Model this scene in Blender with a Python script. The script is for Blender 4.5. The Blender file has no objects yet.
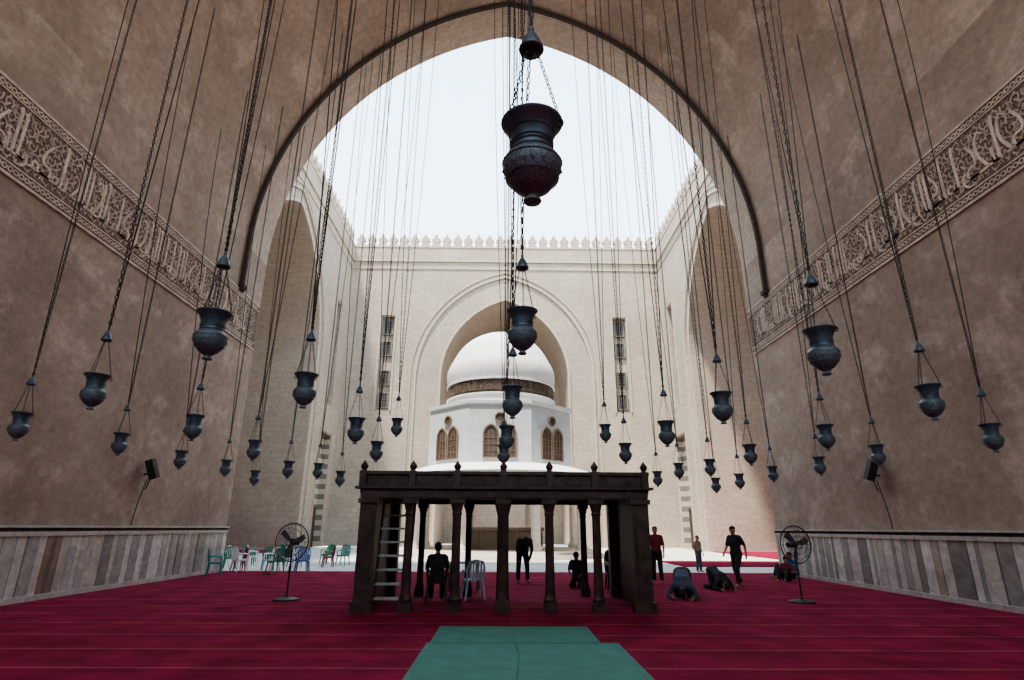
import bpy, math, random
from mathutils import Vector, Matrix
C=bpy.context; D=bpy.data
rng=random.Random(7)
scn=C.scene
# ------------------------------------------------------------------ materials
def newmat(name):
    m=D.materials.new(name); m.use_nodes=True
    nt=m.node_tree; b=nt.nodes['Principled BSDF']
    return m,nt,b
def N(nt,t,**kw):
    n=nt.nodes.new(t)
    for k,v in kw.items():
        if k in n.inputs: n.inputs[k].default_value=v
        else: setattr(n,k,v)
    return n
def ramp(nt,stops,interp='LINEAR'):
    r=nt.nodes.new('ShaderNodeValToRGB'); cr=r.color_ramp; cr.interpolation=interp
    while len(cr.elements)<len(stops): cr.elements.new(0.5)
    for e,(p,c) in zip(cr.elements,stops):
        e.position=p; e.color=(c[0],c[1],c[2],1)
    return r
def simple(name,col,rough=0.6,metal=0.0,var=0.25,scale=6,bump=0.1):
    m,nt,b=newmat(name); L=nt.links.new
    tc=N(nt,'ShaderNodeTexCoord'); no=N(nt,'ShaderNodeTexNoise',Scale=scale,Detail=5.0)
    L(tc.outputs['Object'],no.inputs['Vector'])
    lo=[c*(1-var) for c in col]; hi=[min(1,c*(1+var)) for c in col]
    r=ramp(nt,[(0.3,lo),(0.7,hi)]); L(no.outputs['Fac'],r.inputs['Fac']); L(r.outputs['Color'],b.inputs['Base Color'])
    b.inputs['Roughness'].default_value=rough; b.inputs['Metallic'].default_value=metal
    if bump:
        bp=N(nt,'ShaderNodeBump',Strength=bump,Distance=0.02); L(no.outputs['Fac'],bp.inputs['Height']); L(bp.outputs['Normal'],b.inputs['Normal'])
    return m
def stone(name,c1,c2,stain,bw,bh,mortar=0.012,mcol=(0.2,0.15,0.11),stainscale=0.25,bump=0.3,msm=0.3,stainamt=0.75,fine=(0.72,1.18),pale=None,finescale=3.0,joint=1.0):
    m,nt,b=newmat(name); L=nt.links.new
    uv=N(nt,'ShaderNodeTexCoord')
    br=N(nt,'ShaderNodeTexBrick'); br.inputs['Scale'].default_value=1.0
    br.inputs['Brick Width'].default_value=bw; br.inputs['Row Height'].default_value=bh
    br.inputs['Mortar Size'].default_value=mortar; br.inputs['Mortar Smooth'].default_value=msm
    br.inputs['Color1'].default_value=(*c1,1); br.inputs['Color2'].default_value=(*c2,1); br.inputs['Mortar'].default_value=(*mcol,1)
    L(uv.outputs['UV'],br.inputs['Vector'])
    n1=N(nt,'ShaderNodeTexNoise',Scale=stainscale,Detail=10.0,Roughness=0.68); L(uv.outputs['UV'],n1.inputs['Vector'])
    n2=N(nt,'ShaderNodeTexNoise',Scale=finescale,Detail=9.0,Roughness=0.78); L(uv.outputs['UV'],n2.inputs['Vector'])
    r=ramp(nt,[(0.38,(0,0,0)),(0.62,(1,1,1))]); L(n1.outputs['Fac'],r.inputs['Fac'])
    sc=N(nt,'ShaderNodeMath',operation='MULTIPLY'); L(r.outputs['Color'],sc.inputs[0]); sc.inputs[1].default_value=stainamt
    mx=N(nt,'ShaderNodeMix',data_type='RGBA'); L(sc.outputs[0],mx.inputs[0]); L(br.outputs['Color'],mx.inputs[6]); mx.inputs[7].default_value=(*stain,1)
    last=mx.outputs[2]
    if pale:
        n4=N(nt,'ShaderNodeTexNoise',Scale=stainscale*2.6,Detail=12.0,Roughness=0.72); L(uv.outputs['UV'],n4.inputs['Vector'])
        r4=ramp(nt,[(0.52,(0,0,0)),(0.62,(1,1,1))]); L(n4.outputs['Fac'],r4.inputs['Fac'])
        s4=N(nt,'ShaderNodeMath',operation='MULTIPLY'); L(r4.outputs['Color'],s4.inputs[0]); s4.inputs[1].default_value=0.6
        mp=N(nt,'ShaderNodeMix',data_type='RGBA'); L(s4.outputs[0],mp.inputs[0]); L(last,mp.inputs[6]); mp.inputs[7].default_value=(*pale,1); last=mp.outputs[2]
    r2=ramp(nt,[(0.32,(fine[0],)*3),(0.68,(fine[1],)*3)]); L(n2.outputs['Fac'],r2.inputs['Fac'])
    mm=N(nt,'ShaderNodeMix',data_type='RGBA',blend_type='MULTIPLY'); mm.inputs[0].default_value=1
    L(last,mm.inputs[6]); L(r2.outputs['Color'],mm.inputs[7]); L(mm.outputs[2],b.inputs['Base Color'])
    b.inputs['Roughness'].default_value=0.9
    ad=N(nt,'ShaderNodeMath',operation='MULTIPLY_ADD'); L(br.outputs['Fac'],ad.inputs[0]); ad.inputs[1].default_value=joint; L(n2.outputs['Fac'],ad.inputs[2])
    inv=N(nt,'ShaderNodeMath',operation='MULTIPLY'); L(ad.outputs[0],inv.inputs[0]); inv.inputs[1].default_value=-1
    bp=N(nt,'ShaderNodeBump',Strength=bump,Distance=0.03); L(inv.outputs[0],bp.inputs['Height']); L(bp.outputs['Normal'],b.inputs['Normal'])
    return m
M={}
M['iwan']=stone('iwan_plaster',(0.43,0.335,0.265),(0.415,0.322,0.253),(0.27,0.20,0.153),1.2,0.55,0.003,(0.36,0.275,0.215),0.22,0.4,fine=(.72,1.18),pale=(0.54,0.435,0.355),stainamt=.8,finescale=3.8,joint=.15)
M['vault']=stone('vault_plaster',(0.46,0.36,0.285),(0.44,0.343,0.27),(0.28,0.207,0.16),1.0,0.4,0.004,(0.38,0.29,0.23),0.16,0.45,fine=(.72,1.18),pale=(0.57,0.465,0.38),stainamt=.85,finescale=3.8,joint=.2)
M['ring']=stone('arch_brick',(0.57,0.465,0.375),(0.49,0.395,0.315),(0.43,0.335,0.265),0.5,0.16,0.012,(0.32,0.255,0.205),0.5,0.4,stainamt=0.5)
M['court']=stone('court_limestone',(0.47,0.40,0.325),(0.43,0.362,0.292),(0.345,0.28,0.222),1.1,0.42,0.012,(0.33,0.27,0.215),0.22,0.3,stainamt=0.75,fine=(.74,1.14),joint=.6)
M['courtin']=stone('court_iwan_stone',(0.50,0.425,0.35),(0.455,0.383,0.312),(0.37,0.298,0.238),1.1,0.42,0.014,(0.34,0.28,0.225),0.2,0.3,stainamt=0.65,fine=(.74,1.12),joint=.6)
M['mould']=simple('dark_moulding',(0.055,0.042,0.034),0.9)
M['mouldlight']=simple('stone_moulding',(0.45,0.38,0.31),0.9)
M['stucco']=simple('carved_stucco_light',(0.58,0.485,0.40),0.85,var=0.25,scale=3)
M['stuccomid']=simple('carved_stucco_scroll',(0.46,0.37,0.30),0.9,var=0.3,scale=5)
M['bandback']=simple('carved_ground_dark',(0.17,0.128,0.10),0.95,var=0.5,scale=14,bump=0.6)
M['dome']=simple('whitewashed_dome',(0.68,0.675,0.66),0.7,var=0.06,scale=2)
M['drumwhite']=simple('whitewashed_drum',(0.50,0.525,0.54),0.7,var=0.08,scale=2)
M['wood']=simple('brown_wood',(0.075,0.053,0.04),0.6,var=0.35)
M['woodlight']=simple('tan_wood_lattice',(0.19,0.14,0.10),0.6,var=0.3,scale=20)
M['darkwood']=simple('dark_brown_eave_wood',(0.15,0.11,0.08),0.7,var=0.3,scale=10)
M['dark']=simple('dark_opening',(0.05,0.045,0.04),0.8)
M['dikka']=simple('dark_marble_tribune',(0.045,0.029,0.021),0.5,var=0.6,scale=5,bump=0.2)
M['chain']=simple('chain_iron',(0.022,0.02,0.019),0.6,0.3,0.2,40,0)
M['black']=simple('black_plastic',(0.02,0.02,0.022),0.45,var=0.2)
M['steel']=simple('grey_steel',(0.12,0.13,0.14),0.45,0.5,0.15)
M['grille']=simple('window_grille_iron',(0.20,0.185,0.165),0.6,0.1,0.15)
M['ladder']=simple('worn_painted_ladder',(0.36,0.39,0.39),0.6,var=0.3)
M['marblecol']=simple('pale_marble_column',(0.72,0.67,0.60),0.5,var=0.12)
# carpet
def carpet(name,base,dark,line,period,lw):
    m,nt,b=newmat(name); L=nt.links.new
    tc=N(nt,'ShaderNodeTexCoord'); sx=N(nt,'ShaderNodeSeparateXYZ'); L(tc.outputs['UV'],sx.inputs[0])
    no=N(nt,'ShaderNodeTexNoise',Scale=0.5,Detail=5.0); L(tc.outputs['UV'],no.inputs['Vector'])
    wob=N(nt,'ShaderNodeMath',operation='MULTIPLY_ADD'); L(no.outputs['Fac'],wob.inputs[0]); wob.inputs[1].default_value=0.14; L(sx.outputs['Y'],wob.inputs[2])
    dv=N(nt,'ShaderNodeMath',operation='DIVIDE'); L(wob.outputs[0],dv.inputs[0]); dv.inputs[1].default_value=period
    fr=N(nt,'ShaderNodeMath',operation='FRACT'); L(dv.outputs[0],fr.inputs[0])
    r=ramp(nt,[(0,line),(lw/period,base),(0.30,dark),(0.36,base),(0.78,base),(0.82,dark),(0.9,base)],'CONSTANT'); L(fr.outputs[0],r.inputs['Fac'])
    n2=N(nt,'ShaderNodeTexNoise',Scale=1.3,Detail=8.0); L(tc.outputs['UV'],n2.inputs['Vector'])
    r2=ramp(nt,[(0.3,(0.6,0.6,0.6)),(0.7,(1.15,1.15,1.15))]); L(n2.outputs['Fac'],r2.inputs['Fac'])
    mm=N(nt,'ShaderNodeMix',data_type='RGBA',blend_type='MULTIPLY'); mm.inputs[0].default_value=1
    L(r.outputs['Color'],mm.inputs[6]); L(r2.outputs['Color'],mm.inputs[7]); L(mm.outputs[2],b.inputs['Base Color'])
    b.inputs['Roughness'].default_value=1.0; b.inputs['Specular IOR Level'].default_value=0.1
    n3=N(nt,'ShaderNodeTexNoise',Scale=120.0); L(tc.outputs['UV'],n3.inputs['Vector'])
    bp=N(nt,'ShaderNodeBump',Strength=0.4,Distance=0.01); L(n3.outputs['Fac'],bp.inputs['Height']); L(bp.outputs['Normal'],b.inputs['Normal'])
    return m
M['carpet']=carpet('crimson_prayer_carpet',(0.245,0.018,0.052),(0.20,0.014,0.044),(0.37,0.16,0.135),1.15,0.026)
M['green']=simple('teal_green_mat',(0.075,0.205,0.165),0.95,var=0.12,scale=3)
M['paving']=stone('court_paving',(0.72,0.69,0.64),(0.64,0.61,0.56),(0.56,0.52,0.47),1.2,1.2,0.02,(0.40,0.37,0.34),0.3,0.1)
def dado():
    m,nt,b=newmat('marble_strip_dado'); L=nt.links.new
    tc=N(nt,'ShaderNodeTexCoord'); sx=N(nt,'ShaderNodeSeparateXYZ'); L(tc.outputs['UV'],sx.inputs[0])
    # irregular strip widths: warp the coordinate with a slow noise
    nw=N(nt,'ShaderNodeTexNoise',noise_dimensions='1D',Scale=0.9,Detail=2.0); L(sx.outputs['X'],nw.inputs['W'])
    wp=N(nt,'ShaderNodeMath',operation='MULTIPLY_ADD'); L(nw.outputs['Fac'],wp.inputs[0]); wp.inputs[1].default_value=1.3; L(sx.outputs['X'],wp.inputs[2])
    dv=N(nt,'ShaderNodeMath',operation='DIVIDE'); L(wp.outputs[0],dv.inputs[0]); dv.inputs[1].default_value=0.66
    fl=N(nt,'ShaderNodeMath',operation='FLOOR'); L(dv.outputs[0],fl.inputs[0])
    wn=N(nt,'ShaderNodeTexWhiteNoise',noise_dimensions='1D'); L(fl.outputs[0],wn.inputs['W'])
    r=ramp(nt,[(0,(0.30,0.29,0.28)),(0.25,(0.22,0.21,0.20)),(0.42,(0.44,0.42,0.39)),(0.62,(0.24,0.165,0.12)),(0.74,(0.40,0.33,0.26)),(0.87,(0.33,0.32,0.31))],'CONSTANT'); L(wn.outputs['Value'],r.inputs['Fac'])
    fr=N(nt,'ShaderNodeMath',operation='FRACT'); L(dv.outputs[0],fr.inputs[0])
    r3=ramp(nt,[(0,(0,0,0)),(0.46,(1,1,1)),(0.97,(0,0,0))],'CONSTANT'); L(fr.outputs[0],r3.inputs['Fac'])
    r5=ramp(nt,[(0,(1,1,1)),(0.44,(.35,.35,.35)),(0.47,(1,1,1)),(0.96,(.35,.35,.35))],'CONSTANT'); L(fr.outputs[0],r5.inputs['Fac'])
    a7=N(nt,'ShaderNodeMath',operation='ADD'); L(fl.outputs[0],a7.inputs[0]); a7.inputs[1].default_value=37.5
    wn2=N(nt,'ShaderNodeTexWhiteNoise',noise_dimensions='1D'); L(a7.outputs[0],wn2.inputs['W'])
    rw=ramp(nt,[(0,(0.62,0.595,0.555)),(0.5,(0.54,0.51,0.465)),(0.8,(0.47,0.43,0.37))],'CONSTANT'); L(wn2.outputs['Value'],rw.inputs['Fac'])
    mm=N(nt,'ShaderNodeMix',data_type='RGBA'); L(r3.outputs['Color'],mm.inputs[0])
    L(r.outputs['Color'],mm.inputs[6]); L(rw.outputs['Color'],mm.inputs[7])
    m5=N(nt,'ShaderNodeMix',data_type='RGBA',blend_type='MULTIPLY'); m5.inputs[0].default_value=1; L(mm.outputs[2],m5.inputs[6]); L(r5.outputs['Color'],m5.inputs[7])
    no=N(nt,'ShaderNodeTexNoise',Scale=2.5,Detail=9.0,Distortion=1.5); L(tc.outputs['UV'],no.inputs['Vector'])
    r2=ramp(nt,[(0.3,(0.66,0.66,0.66)),(0.7,(1.15,1.15,1.15))]); L(no.outputs['Fac'],r2.inputs['Fac'])
    m2=N(nt,'ShaderNodeMix',data_type='RGBA',blend_type='MULTIPLY'); m2.inputs[0].default_value=1
    L(m5.outputs[2],m2.inputs[6]); L(r2.outputs['Color'],m2.inputs[7]); L(m2.outputs[2],b.inputs['Base Color'])
    b.inputs['Roughness'].default_value=0.35
    return m
M['dado']=dado()
M['dadocap']=simple('dado_cap_marble',(0.44,0.42,0.385),0.4,var=0.2)
def ablaq():
    m,nt,b=newmat('striped_ablaq_stone'); L=nt.links.new
    tc=N(nt,'ShaderNodeTexCoord'); sx=N(nt,'ShaderNodeSeparateXYZ'); L(tc.outputs['UV'],sx.inputs[0])
    dv=N(nt,'ShaderNodeMath',operation='DIVIDE'); L(sx.outputs['Y'],dv.inputs[0]); dv.inputs[1].default_value=0.9
    fr=N(nt,'ShaderNodeMath',operation='FRACT'); L(dv.outputs[0],fr.inputs[0])
    r=ramp(nt,[(0,(0.45,0.385,0.315)),(0.5,(0.18,0.155,0.135))],'CONSTANT'); L(fr.outputs[0],r.inputs['Fac']); L(r.outputs['Color'],b.inputs['Base Color'])
    b.inputs['Roughness'].default_value=0.8
    return m
M['ablaq']=ablaq()
_cm={}
def colmat(kind,c,rough=0.6):
    k=(kind,c)
    if k not in _cm: _cm[k]=simple(kind,c,rough,var=0.15,scale=8,bump=0.1)
    return _cm[k]
# ------------------------------------------------------------------ mesh builder
class MB:
    def __init__(s): s.v=[];s.f=[];s.m=[];s.uv=[]
    def add(s,vs,fs,mi=0,uvs=None):
        o=len(s.v); s.v+= [tuple(p) for p in vs]
        for i,f in enumerate(fs):
            s.f.append([o+j for j in f]); s.m.append(mi)
            s.uv.append([uvs[j] for j in f] if uvs else [(0,0)]*len(f))
    def box(s,c,sz,mi=0,rot=None,taper=1.0):
        x,y,z=[a/2 for a in sz]; vs=[]
        for dz in(-1,1):
            k=taper if dz>0 else 1
            for dx,dy in((-1,-1),(1,-1),(1,1),(-1,1)): vs.append(Vector((dx*x*k,dy*y*k,dz*z)))
        if rot is not None: vs=[rot@v for v in vs]
        c=Vector(c); vs=[v+c for v in vs]
        s.add(vs,[(3,2,1,0),(4,5,6,7),(0,1,5,4),(1,2,6,5),(2,3,7,6),(3,0,4,7)],mi,[(v.x+v.y,v.z) for v in vs])
    def lathe(s,prof,n=24,c=(0,0,0),mi=0,rot0=0.0,cap=True):
        vs=[];c=Vector(c)
        for r,z in prof:
            for i in range(n):
                a=rot0+2*math.pi*i/n; vs.append(c+Vector((r*math.cos(a),r*math.sin(a),z)))
        fs=[]
        for k in range(len(prof)-1):
            for i in range(n):
                j=(i+1)%n; fs.append((k*n+i,k*n+j,(k+1)*n+j,(k+1)*n+i))
        if cap:
            fs.append(tuple(range(n))[::-1]); fs.append(tuple((len(prof)-1)*n+i for i in range(n)))
        s.add(vs,fs,mi,[(math.atan2(v.y-c.y,v.x-c.x)*2,v.z) for v in vs])
    def tube(s,pts,rads,n=8,mi=0,closed=False,capr=False):
        pts=[Vector(p) for p in pts]
        if not hasattr(rads,'__len__'): rads=[rads]*len(pts)
        rads=list(rads)
        if capr:
            d0=(pts[0]-pts[1]).normalized(); d1=(pts[-1]-pts[-2]).normalized(); r0=rads[0]; r1=rads[-1]
            pre=[(pts[0]+d0*r0*math.sin(a),r0*math.cos(a)) for a in (1.45,1.0,0.5)]
            post=[(pts[-1]+d1*r1*math.sin(a),r1*math.cos(a)) for a in (0.5,1.0,1.45)]
            pts=[p for p,_ in pre]+pts+[p for p,_ in post]; rads=[r for _,r in pre]+rads+[r for _,r in post]
        m=len(pts); vs=[]; up=None
        for i,p in enumerate(pts):
            if closed: d=(pts[(i+1)%m]-pts[i-1]).normalized()
            else: d=(pts[min(i+1,m-1)]-pts[max(i-1,0)]).normalized()
            if up is None:
                up=Vector((0,0,1)) if abs(d.z)<0.9 else Vector((1,0,0))
            u=(up-d*up.dot(d)).normalized(); up=u; w=d.cross(u)
            for k in range(n):
                a=2*math.pi*k/n; vs.append(p+(u*math.cos(a)+w*math.sin(a))*rads[i])
        fs=[]
        for i in range(m if closed else m-1):
            i2=(i+1)%m
            for k in range(n):
                k2=(k+1)%n; fs.append((i*n+k,i*n+k2,i2*n+k2,i2*n+k))
        if not closed:
            fs.append(tuple(range(n))[::-1]); fs.append(tuple((m-1)*n+k for k in range(n)))
        s.add(vs,fs,mi)
    def ribbon(s,P,pts,w,d0,d1,mi=0,closed=False):
        m=len(pts); L=[];R=[]
        for i,(a,b) in enumerate(pts):
            if closed: p=pts[i-1];q=pts[(i+1)%m]
            else: p=pts[max(i-1,0)];q=pts[min(i+1,m-1)]
            dx,dy=q[0]-p[0],q[1]-p[1]; l=math.hypot(dx,dy) or 1
            nx,ny=-dy/l,dx/l; ww=(w[i] if hasattr(w,'__len__') else w)/2
            L.append((a+nx*ww,b+ny*ww)); R.append((a-nx*ww,b-ny*ww))
        vs=[P(*p,d0) for p in L]+[P(*p,d0) for p in R]+[P(*p,d1) for p in L]+[P(*p,d1) for p in R]
        fs=[]
        for i in range(m if closed else m-1):
            j=(i+1)%m
            fs+=[(i,j,m+j,m+i),(i,2*m+i,2*m+j,j),(m+i,m+j,3*m+j,3*m+i)]
        if not closed: fs+=[(0,m,3*m,2*m),(m-1,3*m-1,4*m-1,2*m-1)]
        s.add(vs,fs,mi)
    def prism(s,P,poly,d0,d1,mi=0):
        n=len(poly); vs=[P(*p,d0) for p in poly]+[P(*p,d1) for p in poly]
        fs=[tuple(range(n)),tuple(range(n,2*n))[::-1]]+[(i,n+i,n+(i+1)%n,(i+1)%n) for i in range(n)]
        s.add(vs,fs,mi,[p for p in poly]*2)
    def mesh(s,name,mats,smooth=False,recalc=True):
        me=D.meshes.new(name); me.from_pydata(s.v,[],s.f)
        for m in mats: me.materials.append(m)
        for p,mi in zip(me.polygons,s.m): p.material_index=mi; p.use_smooth=smooth
        ul=me.uv_layers.new(name='UVMap'); k=0
        for f in s.uv:
            for u in f: ul.data[k].uv=u; k+=1
        if recalc:
            import bmesh
            bm=bmesh.new(); bm.from_mesh(me); bmesh.ops.recalc_face_normals(bm,faces=bm.faces); bm.to_mesh(me); bm.free()
        me.update(); return me
    def obj(s,name,mats,parent=None,smooth=False,loc=None,recalc=True):
        o=D.objects.new(name,s.mesh(name,mats,smooth,recalc)); scn.collection.objects.link(o)
        if loc is not None: o.location=loc
        if parent: o.parent=parent
        return o
def smooth_angle(o,ang=40):
    for p in o.data.polygons: p.use_smooth=True
    try: o.data.set_sharp_from_angle(angle=math.radians(ang))
    except Exception: pass
def empty(name,loc=(0,0,0),rz=0):
    o=D.objects.new(name,None); o.empty_display_size=0.2; scn.collection.objects.link(o); o.location=loc; o.rotation_euler=(0,0,rz); return o
def tag(o,label,cat,group=None):
    o['label']=label; o['category']=cat
    if group: o['group']=group
def struct(o,label=None,cat=None):
    o['kind']='structure'
    if label: o['label']=label
    if cat: o['category']=cat
# ------------------------------------------------------------------ arch helpers
def arch_c(w,h): 
    c=(h*h-w*w)/(2*w); return c,w+c
def arch_z(x,w,spring,c,R):
    x=min(abs(x),w); return spring+math.sqrt(max(0,R*R-(x+c)**2))
def arch_pts(w,spring,c,R,n=24,z0=None,off=0.0):
    R2=R+off; amax=math.acos(min(1,c/R2)); pts=[]
    for i in range(n+1):
        a=amax*i/n; pts.append((R2*math.cos(a)-c,spring+R2*math.sin(a)))
    right=pts; left=[(-x,z) for x,z in pts]
    out=left+right[::-1][1:]
    if z0 is not None: out=[(-(w+off),z0)]+out+[(w+off,z0)]
    return out
def arched_wall(name,P,s0,s1,H,op,rects,mats,opdepth=0,opback=None,parent=None):
    mb=MB()
    S={s0,s1}
    if op:
        cx,w,sp,c,R=op; n=40
        for i in range(n+1): S.add(round(cx-w*math.cos(math.pi*i/n),5))
    for r in rects: S|={r[0],r[1]}
    S=sorted(S)
    for a,b in zip(S,S[1:]):
        if b-a<1e-4: continue
        mid=(a+b)/2
        inside=op and abs(mid-cx)<w
        za=arch_z(a-cx,w,sp,c,R) if inside else 0; zb=arch_z(b-cx,w,sp,c,R) if inside else 0
        cols=[]
        for r in rects:
            if r[0]<=mid<=r[1]: cols.append(r)
        levels=sorted({H}|{r[2] for r in cols}|{r[3] for r in cols})
        pa,pb=za,zb
        for z in levels:
            if z<=max(pa,pb)+1e-6: continue
            zm=(max(pa,pb)+z)/2
            if not any(r[2]<zm<r[3] for r in cols):
                vs=[P(a,pa,0),P(b,pb,0),P(b,z,0),P(a,z,0)]
                mb.add(vs,[(0,1,2,3)],0,[(a,pa),(b,pb),(b,z),(a,z)])
            pa=pb=z
    for r in rects:
        a,b,z0,z1,dp,mi=r
        q=[(a,z0),(b,z0),(b,z1),(a,z1)]
        for i in range(4):
            p1,p2=q[i],q[(i+1)%4]
            mb.add([P(*p1,0),P(*p2,0),P(*p2,dp),P(*p1,dp)],[(0,1,2,3)],mi,[(p1[0],p1[1]),(p2[0],p2[1]),(p2[0]+dp,p2[1]),(p1[0]+dp,p1[1])])
        mb.add([P(*p,dp) for p in q],[(0,1,2,3)],mi,q)
    mb.add([P(s0,H,0),P(s1,H,0),P(s1,H,0.8),P(s0,H,0.8)],[(0,1,2,3)],0,[(s0,0),(s1,0),(s1,.8),(s0,.8)])
    mb.add([P(s0,H,0.8),P(s1,H,0.8),P(s1,H-3,0.8),P(s0,H-3,0.8)],[(0,1,2,3)],0,[(s0,0),(s1,0),(s1,3),(s0,3)])
    if op and opdepth:
        pts=arch_pts(w,sp,c,R,24,0.0); L=0
        for p,q in zip(pts,pts[1:]):
            l=math.hypot(q[0]-p[0],q[1]-p[1])
            mb.add([P(cx+p[0],p[1],0),P(cx+q[0],q[1],0),P(cx+q[0],q[1],opdepth),P(cx+p[0],p[1],opdepth)],[(0,1,2,3)],1,[(0,L),(0,L+l),(opdepth,L+l),(opdepth,L)]); L+=l
        poly=[(cx+p[0],p[1]) for p in pts]
        mb.add([P(*p,opdepth) for p in poly],[tuple(range(len(poly)))],1,poly)
    return mb.obj(name,mats,parent=parent)
HW=10.95; SP=13.0; HH=13.6; VC,VR=arch_c(HW,HH)
Y0=-8.0; Y1=24.0; YM=21.9
def vz(x): return arch_z(x,HW,SP,VC,VR)
# floor
mb=MB(); mb.add([(-HW,Y0,0),(HW,Y0,0),(HW,24.4,0),(-HW,24.4,0)],[(0,1,2,3)],0,[(-HW,Y0),(HW,Y0),(HW,24.4),(-HW,24.4)])
mb.add([(-HW,24.4,0),(HW,24.4,0),(HW,24.4,-.06),(-HW,24.4,-.06)],[(0,1,2,3)],0)
o=mb.obj('floor',[M['carpet']],recalc=False); struct(o,'crimson prayer carpet with thin pale row lines','floor')
CW=16.3; CY1=56.0; CH=30.7
mb=MB(); mb.add([(-28,24.0,-.06),(28,24.0,-.06),(28,72,-.06),(-28,72,-.06)],[(0,1,2,3)],0,[(-28,24),(28,24),(28,72),(-28,72)])
o=mb.obj('floor_courtyard',[M['paving']],recalc=False); struct(o,'pale sunlit marble paving of the open courtyard','floor')
# iwan walls
for sd,nm in((-1,'left'),(1,'right')):
    mb=MB(); x=sd*HW
    mb.add([(x,Y0,0),(x,Y1,0),(x,Y1,SP),(x,Y0,SP)],[(0,1,2,3)],0,[(Y0+sd*50,0),(Y1+sd*50,0),(Y1+sd*50,SP),(Y0+sd*50,SP)])
    o=mb.obj('wall_'+nm,[M['iwan']],recalc=False); struct(o,'tall stained brown plastered stone wall','wall')
    mb=MB(); xi=x-sd*0.06
    mb.add([(xi,Y0,0),(xi,Y1,0),(xi,Y1,1.42),(xi,Y0,1.42)],[(0,1,2,3)],0,[(Y0+sd*20,0),(Y1+sd*20,0),(Y1+sd*20,1.42),(Y0+sd*20,1.42)])
    mb.box((x-sd*0.05,(Y0+Y1)/2,1.47),(0.10,Y1-Y0,0.10),1)
    mb.box((x-sd*0.04,(Y0+Y1)/2,1.56),(0.08,Y1-Y0,0.08),2)
    mb.box((x-sd*0.06,(Y0+Y1)/2,1.63),(0.14,Y1-Y0,0.05),1)
    mb.box((x-sd*0.05,(Y0+Y1)/2,0.06),(0.12,Y1-Y0,0.12),1)
    o=mb.obj('baseboard_'+nm,[M['dado'],M['dadocap'],M['mould']],recalc=False); struct(o,'marble dado of vertical white, grey and brown strips','wall dado')
mb=MB(); mb.add([(-HW,Y0,0),(HW,Y0,0),(HW,Y0,10.5),(-HW,Y0,10.5)],[(0,1,2,3)],0,[(-HW,0),(HW,0),(HW,10.5),(-HW,10.5)])  # unseen wall behind the camera, height chosen for the skylight entering above it
o=mb.obj('wall_back',[M['iwan']],recalc=False); struct(o,'unseen plastered prayer wall, cut low to let skylight in','wall')
# vault
mb=MB(); ap=arch_pts(HW,SP,VC,VR,32)
L=0
for p,q in zip(ap,ap[1:]):
    l=math.hypot(q[0]-p[0],q[1]-p[1])
    for a,b,mi in((Y0,YM,0),(YM,Y1,1)):
        if mi==0: uvs=[(a,L),(b,L),(b,L+l),(a,L+l)]
        else: uvs=[(L,a),(L,b),(L+l,b),(L+l,a)]
        mb.add([(p[0],a,p[1]),(p[0],b,p[1]),(q[0],b,q[1]),(q[0],a,q[1])],[(0,1,2,3)],mi,uvs)
    L+=l
o=mb.obj('ceiling',[M['vault'],M['ring']],recalc=False,smooth=True); struct(o,'soaring pointed barrel vault in patchy brown plaster','vaulted ceiling')
# moulding
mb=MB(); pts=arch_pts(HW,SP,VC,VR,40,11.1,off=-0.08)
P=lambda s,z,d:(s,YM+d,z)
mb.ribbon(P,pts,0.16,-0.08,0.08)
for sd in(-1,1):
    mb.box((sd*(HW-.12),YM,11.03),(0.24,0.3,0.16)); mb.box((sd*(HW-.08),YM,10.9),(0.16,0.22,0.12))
o=mb.obj('trim_1',[M['mould']]); struct(o,'dark stone moulding following the pointed arch','arch moulding')
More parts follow.
